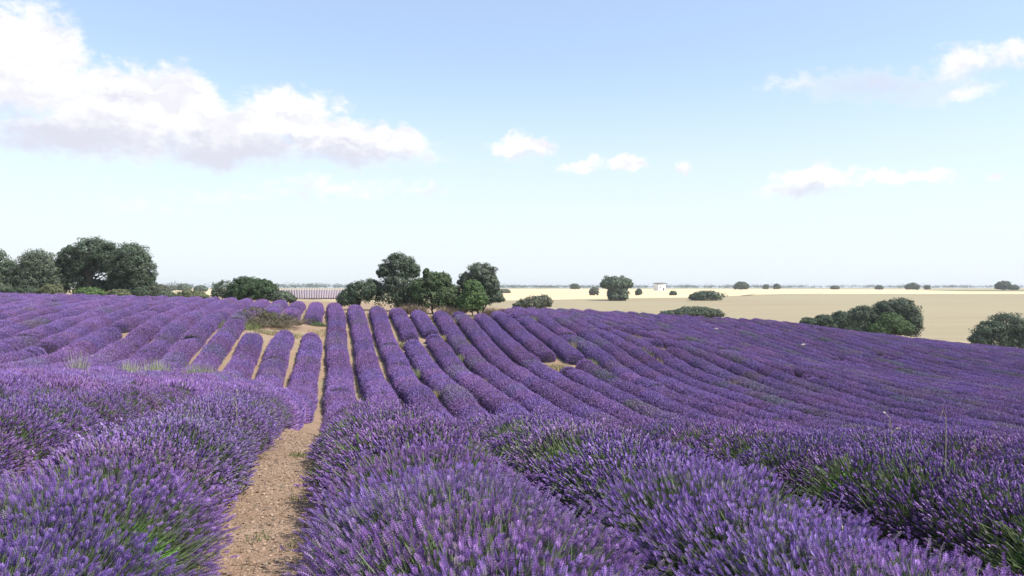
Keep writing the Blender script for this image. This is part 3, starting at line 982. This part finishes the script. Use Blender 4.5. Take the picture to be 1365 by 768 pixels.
tree('large_bush', 'broad blue-green bush at the low corner of the stubble field', 'bush', 58.2, 93, [(.2, 0, 3.2, 2.3, 2.0, 1.3), (-1.9, -.2, 2.3, 2.1, 1.8, 1.3), (1.9, -.2, 2.2, 2.2, 1.8, 1.6), (-3.2, -.3, 1.4, 1.4, 1.3, .8), (4.2, 0, 2.4, 2.4, 1.8, 1.6), (-1.2, -.2, 1.3, 2.4, 1.7, 1.3), (1.6, -.2, 1.2, 2.4, 1.7, 1.3)], leaf=.15, per=34, col=OAK, seed=55, stems=2, tr=.1)

# far trees out on the plain
GF = 'scattered trees out on the wheat plain'
tree('spreading_oak', 'two-tiered oak with a wide flat top where wheat meets stubble', 'tree', 33, 249, [(0, 0, 5.6, 5.0, 4.4, 1.9), (-2.2, 0, 5.2, 3.0, 3.0, 1.5), (2.3, 0, 5.4, 3.0, 3.0, 1.6), (.3, -1, 2.7, 3.4, 3.0, 2.7), (.2, -1.2, 1.3, 3.5, 3.0, 1.4)], leaf=.55, per=30, col=OAK2, seed=61, tr=.35)
for i, (px, base_v, w, hgt, lb) in enumerate([
        (792, .0085, 14, 11, 'grey shrub in the wheat beside the two-tiered oak'), (851, .0085, 9, 9, 'small round shrub in the wheat between two-tiered oak and white building'),
        (672, .0068, 18, 5, 'low pale shrub alone in the wheat near the oak clump'),
        (942, .0125, 48, 11, 'long dark thicket at the edge of wheat and stubble'), (897, .0105, 10, 6, 'tiny round bush in the wheat beside the white building')]):
    Y = 250 if base_v > .012 else (330 if base_v > .008 else 390)
    mpp = Y / 1050
    w_, h_ = w * mpp / 2, hgt * mpp
    tree('shrub', lb, 'shrub', (px - 682) * mpp, Y, [(0, 0, h_ * .5, w_, w_ * .7, h_ * .55), (-w_ * .5, 0, h_ * .4, w_ * .55, w_ * .5, h_ * .45)], leaf=.45, per=18, col=SAGE if i in (0, 2) else OAK, seed=70 + i, tr=.12, group=GF)
for i, (u, Y, w, hgt, lb) in enumerate([
        (.080, 640, 8, 4.6, 'small tree on the skyline near the two-tiered oak'), (.291, 600, 12, 6.0, 'bushy tree on the skyline past the long thicket'),
        (.322, 700, 5, 4.4, 'first of two small paired skyline trees'), (.336, 700, 6.5, 5.0, 'second and larger of two paired skyline trees'),
        (.466, 680, 7, 3.6, 'small skyline tree above the largest bush'), (.508, 620, 11, 5.4, 'round skyline tree above the largest bush'),
        (.527, 690, 5, 3.8, 'little skyline tree close by the round one'), (.624, 560, 11.5, 6.8, 'large round skyline tree beyond the green crop'),
        (.637, 600, 7, 4.0, 'smaller tree tucked behind the large round skyline tree'), (.41, 720, 8, 3.2, 'low bush on the skyline over the middle of the stubble'),
        (-.416, 520, 9, 4.5, 'dark tree in the wheat seen over the grove-side shrubs'), (-.395, 480, 8, 3.6, 'low bush in the far wheat between grove and round bush'),
        (-.43, 560, 6, 3.6, 'faint small tree on the skyline beside the sage shrub')]):
    tree('distant_tree', lb, 'tree', u * Y, Y, [(0, 0, hgt * .62, w * .46, w * .4, hgt * .42), (w * .18, 0, hgt * .45, w * .35, w * .3, hgt * .36), (-w * .2, 0, hgt * .42, w * .33, w * .3, hgt * .34)],
         leaf=.9, per=14, col=OAK2, seed=80 + i, tr=.2, group=GF)

# wooded skyline: reads as one mass
acc = Acc()
g = np.random.default_rng(5)
for band, (Y0, Y1, n, h0, h1_) in enumerate([(900, 1500, 900, 3.0, 6.0), (1400, 2300, 1500, 5, 8.5)]):
    u = g.uniform(-1.1, 1.1, n)
    Y = g.uniform(Y0, Y1, n)
    gate = np.sin(u * 9 + band * 2) + np.sin(u * 23 + 1) * .6 + g.normal(0, .5, n)
    kp = gate > (-.2 if band == 0 else -1.2)
    u, Y = u[kp], Y[kp]
    X = u * Y
    Z = H(X, Y)
    hh = g.uniform(h0, h1_, len(u)) * (1 + .35 * (u < -.2))
    for q in range(26):
        dd = g.normal(0, 1, (len(u), 3)) * np.c_[hh * .60, hh * .4, hh * .20]
        P = np.c_[X, Y, Z + hh * .5] + dd
        stamp(acc, LEAF[0], LEAF[1], P, unit(g.normal(0, 1, (len(u), 3)) + np.array([0, 0, .5])), hh * .24, hh * .24,
              np.array(OAK2) * g.uniform(.7, 1.3, (len(u), 1)))
tag(mk_obj('treeline', acc.mesh('treeline', M['leaf'])), 'long dark band of far-off woods along the skyline', 'woodland', None, 'stuff')

# far lavender parcel: clipped rows, too fine to pick apart
acc = Acc()
for i in range(34):
    f = (i + .5) / 34
    q = np.linspace(0, 1, 16)
    X = (-82 + 27 * f) * (1 - q) + (-190 + 66 * f) * q
    Y = 262 + 338 * q
    Z = H(X, Y) + .42
    wd = .28 + .55 * q
    V = np.stack([np.c_[X - wd, Y, Z], np.c_[X, Y, Z + .5 + .2 * q], np.c_[X + wd, Y, Z]], 1).reshape(-1, 3)
    T = []
    for j in range(15):
        a = j * 3
        T += [(a, a + 3, a + 1), (a + 1, a + 3, a + 4), (a + 1, a + 4, a + 2), (a + 2, a + 4, a + 5)]
    acc.add(V, T, np.array((.33, .27, .31)) * g.uniform(.9, 1.1))
lp = mk_obj('lavender_ridges', acc.mesh('lavender_ridges', M['petal']), plot)
lp['kind'] = 'stuff'

# white farm building
bx, by = 97.5, 520
bz = h1(bx, by)
bld = empty('farm_building', (bx, by, bz), 'small white farm building with a dark flat roof out in the wheat', 'building')
bld.rotation_euler = (0, 0, R(32))


def box_mesh(name, x0, x1, y0, y1, z0, z1, mat):
    V = [(x, y, z) for z in (z0, z1) for y in (y0, y1) for x in (x0, x1)]
    T = []
    for f in ((0, 2, 3, 1), (4, 5, 7, 6), (0, 1, 5, 4), (2, 6, 7, 3), (0, 4, 6, 2), (1, 3, 7, 5)):
        T += [(f[0], f[1], f[2]), (f[0], f[2], f[3])]
    return mk_mesh(name, np.array(V), np.array(T), mat)


mk_obj('wall', box_mesh('wall', -3.3, 3.3, -2.2, 2.2, -.4, 4.3, M['whitewash']), bld)
# mono-pitch roof with an overhang
rv = np.array([(-3.7, -2.7, 4.30), (4.5, -2.7, 4.75), (4.5, 2.6, 5.2), (-3.7, 2.6, 4.75), (-3.7, -2.7, 4.75), (4.5, -2.7, 5.0), (4.5, 2.6, 5.45), (-3.7, 2.6, 5.15)])
mk_obj('roof', mk_mesh('roof', rv, np.array([(0, 2, 1), (0, 3, 2), (4, 5, 6), (4, 6, 7), (0, 1, 5), (0, 5, 4), (1, 2, 6), (1, 6, 5), (2, 3, 7), (2, 7, 6), (3, 0, 4), (3, 4, 7)]), M['roof']), bld)
mk_obj('door', box_mesh('door', .9, 2.1, -2.26, -2.19, -.2, 2.1, M['opening']), bld)
mk_obj('window', box_mesh('window', -2.2, -1.2, -2.26, -2.19, 1.5, 2.6, M['opening']), bld)


# ------------------------------------------------------------------ weeds, dead brush, grass, stones
def blades(acc, n, spread, hgt, g, col, width=.004, lean=.35, centre=(0, 0, 0), ry=None):
    a = g.uniform(0, 2 * np.pi, n)
    r = np.sqrt(g.uniform(0, 1, n)) * spread
    P = np.c_[np.cos(a) * r, np.sin(a) * (r if ry is None else r * ry), np.full(n, -.02)] + np.array(centre)
    d = unit(np.c_[g.normal(0, lean, n), g.normal(0, lean, n), np.ones(n)])
    stamp(acc, BLADE[0], BLADE[1], P, d, hgt * g.uniform(.5, 1.15, n), width * g.uniform(.7, 1.4, n), np.asarray(col) * g.uniform(.7, 1.3, (n, 1)))


STRAW, STRAW2, PALE, GREY = (.40, .32, .18), (.30, .27, .15), (.24, .27, .16), (.16, .13, .105)


def tuft(name, label, cat, x, y, n, spread, hgt, col, seed, width=.006, lean=.35, ry=None, mix=None, group=None):
    g = np.random.default_rng(seed)
    acc = Acc()
    blades(acc, n, spread, hgt, g, col, width, lean, ry=ry)
    if mix is not None:
        blades(acc, n // 2, spread * .8, hgt * .7, g, mix, width, lean * 1.2, ry=ry)
    # settle every blade on the slope
    me = acc.mesh(name, M['dry'])
    nv = len(me.vertices)
    co = np.empty(nv * 3, np.float32)
    me.vertices.foreach_get('co', co)
    co = co.reshape(-1, 3)
    z0 = h1(x, y)
    co[:, 2] += H(co[:, 0] + x, co[:, 1] + y) - z0
    me.vertices.foreach_set('co', co.ravel())
    me.update()
    return tag(mk_obj(name, me, None, (x, y, z0)), label, cat, group)


# dead brush in the gap of the rows: tangled twigs over grass
g = np.random.default_rng(77)
bxx, byy = -16.6, 53.2
brush = empty('dead_brush', (bxx, byy, h1(bxx, byy)), 'tangled grey-brown dead brush on the bare patch between broken rows', 'brush')
acc = Acc()
for i in range(1300):
    a = g.uniform(0, 6.28)
    r = math.sqrt(g.uniform(0, 1))
    p = np.array([math.cos(a) * r * 2.3 + .1, math.sin(a) * r * 1.5, g.uniform(0, .1)])
    dd = np.array([g.normal(.25, .55), g.normal(0, .5), g.uniform(.35, 1.0)])
    L = g.uniform(.7, 1.7) * (1 - .4 * r)
    q = np.linspace(0, 1, 4)[:, None]
    pts = p + dd * L * q + np.array([g.normal(0, .25), g.normal(0, .25), -.35]) * q * q * L
    tube(acc, pts, .012 * (1.1 - q[:, 0] * .8), np.array((.17, .14, .105) if i % 3 else (.10, .11, .055)) * g.uniform(.6, 1.4), 3)
mk_obj('twigs', acc.mesh('twigs', M['bark']), brush)
mk_obj('crown', crown_mesh('crown', [(-.8, .1, .75, 1.2, .9, .55), (.5, 0, .5, 1.3, .9, .4)], .09, 10, 78, (.10, .095, .05), .3, .6), brush)

PATCH = 'dry grass tufts in the gaps of the rows'
for i, (x, y, n, sp, hh, c, mixc, lb, ry) in enumerate([
        (-18.3, 51.3, 1700, 2.0, .45, (.20, .23, .10), STRAW2, 'yellow-green grass in front of the dead brush', .7),
        (-14.0, 50.6, 350, .8, .30, STRAW, PALE, 'short straw tuft between the two rows broken by the brush', 1),
        (-13.7, 55.6, 300, .6, .40, (.15, .20, .09), PALE, 'green weeds at the restart of the row behind the bare patch', .6),
        (-12.4, 53.0, 520, 1.3, .22, STRAW, STRAW2, 'thin straw grass on the bare sandy slope beside the brush', 1),
        (-15.2, 50.3, 600, 1.3, .30, STRAW2, STRAW, 'straw grass below the dead brush above the broken row ends', .5),
        (2.6, 46.8, 900, 1.0, .42, STRAW, (.25, .27, .12), 'large yellow grass tuft filling the gap of the ninth row', .9),
        (9.2, 61.0, 650, .95, .40, STRAW, PALE, 'upper of two yellow grass patches on the stubble-side rows', .8),
        (10.6, 55.3, 500, .85, .38, STRAW, (.2, .24, .1), 'lower of two yellow grass patches on the stubble-side rows', .8),
        (5.6, 36.3, 500, .8, .45, STRAW2, (.2, .24, .1), 'straw and weeds at the valley bottom of the stubble-side rows', .7),
        (-3.4, 34.6, 420, .55, .50, STRAW, PALE, 'dry straw tuft in the furrow at the valley bottom', .7),
        (-6.9, 51.6, 350, .7, .45, STRAW2, PALE, 'pale grass in the gap of the fourth row', 1),
        (-5.9, 62.7, 700, 1.8, .40, STRAW, (.30, .25, .17), 'dry grass strip between the row ends and the middle oak', .45),
        (-2.2, 63.4, 600, 1.8, .38, (.36, .29, .19), STRAW2, 'dry grass strip in front of the bright green clump shrub', .45),
        (14.6, 39.4, 420, .8, .38, STRAW, STRAW2, 'dry grass spot low on the stubble-side slope', .6),
        (11.0, 45.2, 420, .8, .35, (.22, .25, .11), STRAW, 'green-yellow weeds midway down the stubble-side slope', .6)]):
    tuft('grass_tuft', lb, 'grass', x, y, n, sp, hh, c, 500 + i, .011, .4, ry, mixc, PATCH)
wr = random.Random(21)
for i in range(18):                                # small weeds here and there in the furrows
    kk, ss = wr.choice([2, 3, 4, 5, 6, 9, 10, 11, 12, 13, 15, 16, 18, 20]), wr.uniform(38, 60)
    tw = T0 + PITCH * (kk + .5)
    tuft('grass_tuft', 'small straw-coloured weed tuft in a furrow between unbroken rows' if i % 2 else 'small yellow-green weed tuft in a furrow between unbroken rows', 'grass', ss * D[0] + tw * N[0], ss * D[1] + tw * N[1], wr.randint(160, 320), wr.uniform(.3, .55), wr.uniform(.45, .72), STRAW if i % 2 else (.25, .27, .13), 620 + i, .011, .3, None, PALE, 'small weed tufts in the furrows')
# brown dead growth at the foot of the clump
for i, (x, y, w, lb) in enumerate([(-8.3, 66.2, 1.2, 'brown dead growth under the tallest clump oak'), (-5.1, 65.9, 1.1, 'grey dead stalks between the middle oak and bright green shrub'),
                                   (-1.6, 66.6, .9, 'reddish dead stalks at the foot of the grey-green clump oak')]):
    tuft('dead_stalks', lb, 'brush', x, y, 700, w, .95, (.17, .13, .095), 540 + i, .014, .45, .6, (.22, .18, .12), 'dead stalks at the foot of the oak clump')
# pale weeds growing up through the near rows
for i, (x, y, n, sp, hh, c, lb) in enumerate([
        (-13.2, 29.3, 420, .42, 1.15, (.30, .33, .20), 'pale green weed bush sprouting at the valley bottom, larger one'),
        (-14.1, 29.0, 220, .28, 1.1, (.32, .33, .22), 'pale green weed bush sprouting at the valley bottom, slimmer one'),
        (-12.2, 30.6, 380, .45, 1.15, (.27, .31, .15), 'yellow-green weed bush beside a dark green lavender plant'),
        (-16.3, 29.5, 150, .22, 1.4, (.36, .34, .28), 'tall thin dried weed standing alone in the grove-side rows')]):
    tuft('weed', lb, 'weed', x, y, n, sp, hh, c, 560 + i, .012, .2, None, None, 'pale weeds in the hollow')


def stem_weed(label, x, y, hgt, hook, seed, heads=0):
    g = np.random.default_rng(seed)
    acc = Acc()
    q = np.linspace(0, 1, 12)
    px = np.where(q > .8, -hook * ((q - .8) / .2) ** 1.5, 0) + g.normal(0, .01) * q
    pz = hgt * np.where(q > .9, .95 - (q - .9) * 1.1, q * 1.055)
    tube(acc, np.c_[px, np.zeros(12), pz - .05], .0052 * (1.2 - q * .5), (.36, .33, .24), 5)
    for j in range(heads):
        z = hgt * g.uniform(.55, 1)
        dd = np.array([g.normal(0, .5), g.normal(0, .5), .7])
        p = np.array([0, 0, z - .05])
        dd = dd * .5
        tube(acc, np.array([p, p + dd * .06, p + dd * .12]), [.003, .003, .002], (.34, .31, .22), 4)
        stamp(acc, SPIKE2[0], SPIKE2[1], (p + dd * .12)[None], unit(dd[None]), .03, .014, np.array([[.42, .38, .30]]), SPIKE2[2])
    tag(mk_obj('dry_stem', acc.mesh('dry_stem', M['dry']), None, (x, y, h1(x, y))), label, 'weed', 'dry stems among the lavender')


stem_weed('tall pale dry stem bent over in a hook above the lavender', 3.85, 7.0, .98, .06, 601)
stem_weed('branching dry weed with small seed heads near the hooked stem', 3.75, 7.8, .84, .02, 602, 4)
stem_weed('short dry stem beside the furrow of the green-stemmed row', 1.68, 4.0, .62, .03, 603, 2)
stem_weed('pale dry stem sticking out of the path-edge row broken by brush', -2.75, 7.9, .78, .03, 604, 3)


# stones
def stone_mesh(seed):
    g = np.random.default_rng(seed)
    V, T = [], []
    nu, nv = 7, 5
    for i in range(nv):
        th = math.pi * (i + .35) / (nv - .3)
        for j in range(nu):
            a = j * 2 * math.pi / nu
            k = g.uniform(.8, 1.15)
            V.append((math.sin(th) * math.cos(a) * k, math.sin(th) * math.sin(a) * k * .8, math.cos(th) * .6 * k))
    for i in range(nv - 1):
        for j in range(nu):
            p, q = i * nu + j, i * nu + (j + 1) % nu
            T += [(p, p + nu, q), (q, p + nu, q + nu)]
    T += [(0, j, j + 1) for j in range(1, nu - 1)]
    return mk_mesh('stone', np.array(V), np.array(T), M['stone'])


STONES = [stone_mesh(700 + i) for i in range(4)]
for i, (x, y, s, lb) in enumerate([
        (-7.3, 64.6, .34, 'pale boulder at the foot of the middle clump oak'), (-8.0, 64.4, .30, 'smaller pale boulder next to the clump boulder'),
        (-7.6, 63.9, .2, 'small stone in front of the two clump boulders'), (-5.0, 64.2, .22, 'grey stone in the dry grass before the bright green shrub'),
        (19.0, 73.5, .40, 'pale stone lying among rows below the long low bush'), (25.4, 68.5, .48, 'largest pale stone among the stubble-side rows'),
        (33.2, 88.5, .5, 'flat pale stone on the field edge beside the largest bush'), (-13.0, 52.0, .14, 'small white stone on the bare patch beside the brush'),
        (-14.6, 50.9, .12, 'small stone at the foot of the dead brush')]):
    o = mk_obj('stone', STONES[i % 4], None, (x, y, h1(x, y) + s * .2 + (.40 if x > 15 and y < 80 else 0)))
    o.scale = (s * .8, s * .7, s * .5)
    o.rotation_euler = (0, 0, i * 1.3)
    tag(o, lb, 'stone', 'pale field stones')

# gravel and clods on the path and furrows near the walker
acc = Acc()
g = np.random.default_rng(9)
n = 14000
s_ = 1.5 + 13 * g.uniform(0, 1, n) ** 1.4
tt = np.where(g.uniform(0, 1, n) < .75, -.40, np.where(g.uniform(0, 1, n) < .5, 1.44, -2.24)) + g.normal(0, .20, n)
P = np.c_[s_ * D[0] + tt * N[0], s_ * D[1] + tt * N[1]]
P = np.c_[P, ground_z(P[:, 0], P[:, 1])]
oct_v = np.array([(1., 0, 0), (0, 1, 0), (-1, 0, 0), (0, -1, 0), (.1, .1, .9), (0, 0, -.7)])
oct_t = np.array([(0, 1, 4), (1, 2, 4), (2, 3, 4), (3, 0, 4), (1, 0, 5), (2, 1, 5), (3, 2, 5), (0, 3, 5)])
sz = .005 + .017 * g.uniform(0, 1, n) ** 3.5
cols = np.array([.33, .235, .16]) * g.uniform(.45, 1.45, (n, 1)) + g.uniform(0, .06, (n, 1))
stamp(acc, oct_v, oct_t, P, unit(np.c_[g.normal(0, .4, n), g.normal(0, .4, n), np.ones(n)]), sz * .7, sz, cols)
# fallen twigs and straw
n = 1300
s_ = 1.5 + 11 * g.uniform(0, 1, n) ** 1.3
tt = -.40 + g.normal(0, .24, n)
P = np.c_[s_ * D[0] + tt * N[0], s_ * D[1] + tt * N[1]]
P = np.c_[P, ground_z(P[:, 0], P[:, 1]) + .004]
stamp(acc, STEM[0], STEM[1], P, unit(np.c_[g.normal(0, 1, (n, 2)), g.normal(0.05, .12, n)]), g.uniform(.02, .07, n), .0022, np.array([.28, .21, .13]) * g.uniform(.45, 1.3, (n, 1)))
n = 700
s_ = 1.5 + 11 * g.uniform(0, 1, n) ** 1.2
tt = -.40 + np.where(g.uniform(0, 1, n) < .5, -1, 1) * (.27 - .2 * g.uniform(0, 1, n) ** 2)
P = np.c_[s_ * D[0] + tt * N[0], s_ * D[1] + tt * N[1]]
P = np.c_[P, ground_z(P[:, 0], P[:, 1]) + .004]
stamp(acc, oct_v, oct_t, P, unit(np.c_[g.normal(0, .4, n), g.normal(0, .4, n), np.ones(n)]), .002, g.uniform(.003, .007, n), np.array([.17, .10, .22]) * g.uniform(.6, 1.3, (n, 1)))
tag(mk_obj('gravel', acc.mesh('gravel', M['dry'])), 'loose gravel, clods and straw strewn over the sandy path', 'gravel', None, 'stuff')
for i, (s0, t0, n, c, lb) in enumerate([(6.4, -.22, 40, (.20, .19, .08), 'small dry weed on the path edge near a twig pile'), (5.0, -.15, 60, (.13, .16, .06), 'green weed on the path at the foot of the unbroken row'),
                                        (5.2, -.45, 26, (.12, .17, .06), 'tiny green sprout in the middle of the sandy path'), (9.2, -.30, 90, (.16, .18, .07), 'grass tuft where the path dips out of sight')]):
    x, y = s0 * D[0] + t0 * N[0], s0 * D[1] + t0 * N[1]
    tuft('path_weed', lb, 'weed', x, y, n, .06 + .0012 * n, .09, c, 800 + i, .004, .5, None, STRAW2, 'weeds on the sandy path')

# ------------------------------------------------------------------ air
hz = box_mesh('haze', -3600, 3600, -320, 8600, -9, 16, None)
hazem = bpy.data.materials.new('air')
hazem.use_nodes = True
hazem.node_tree.nodes.clear()
q = NB(hazem.node_tree)
pv = q.n('ShaderNodeVolumePrincipled')
pv.inputs['Color'].default_value = (.93, .96, 1.0, 1)
pv.inputs['Density'].default_value = .00022
pv.inputs['Anisotropy'].default_value = .2
ho = q.n('ShaderNodeOutputMaterial')
hazem.node_tree.links.new(pv.outputs[0], ho.inputs['Volume'])
hz.materials.append(hazem)
tag(mk_obj('haze', hz), 'thin pale summer haze over the plain', 'haze', None, 'stuff')
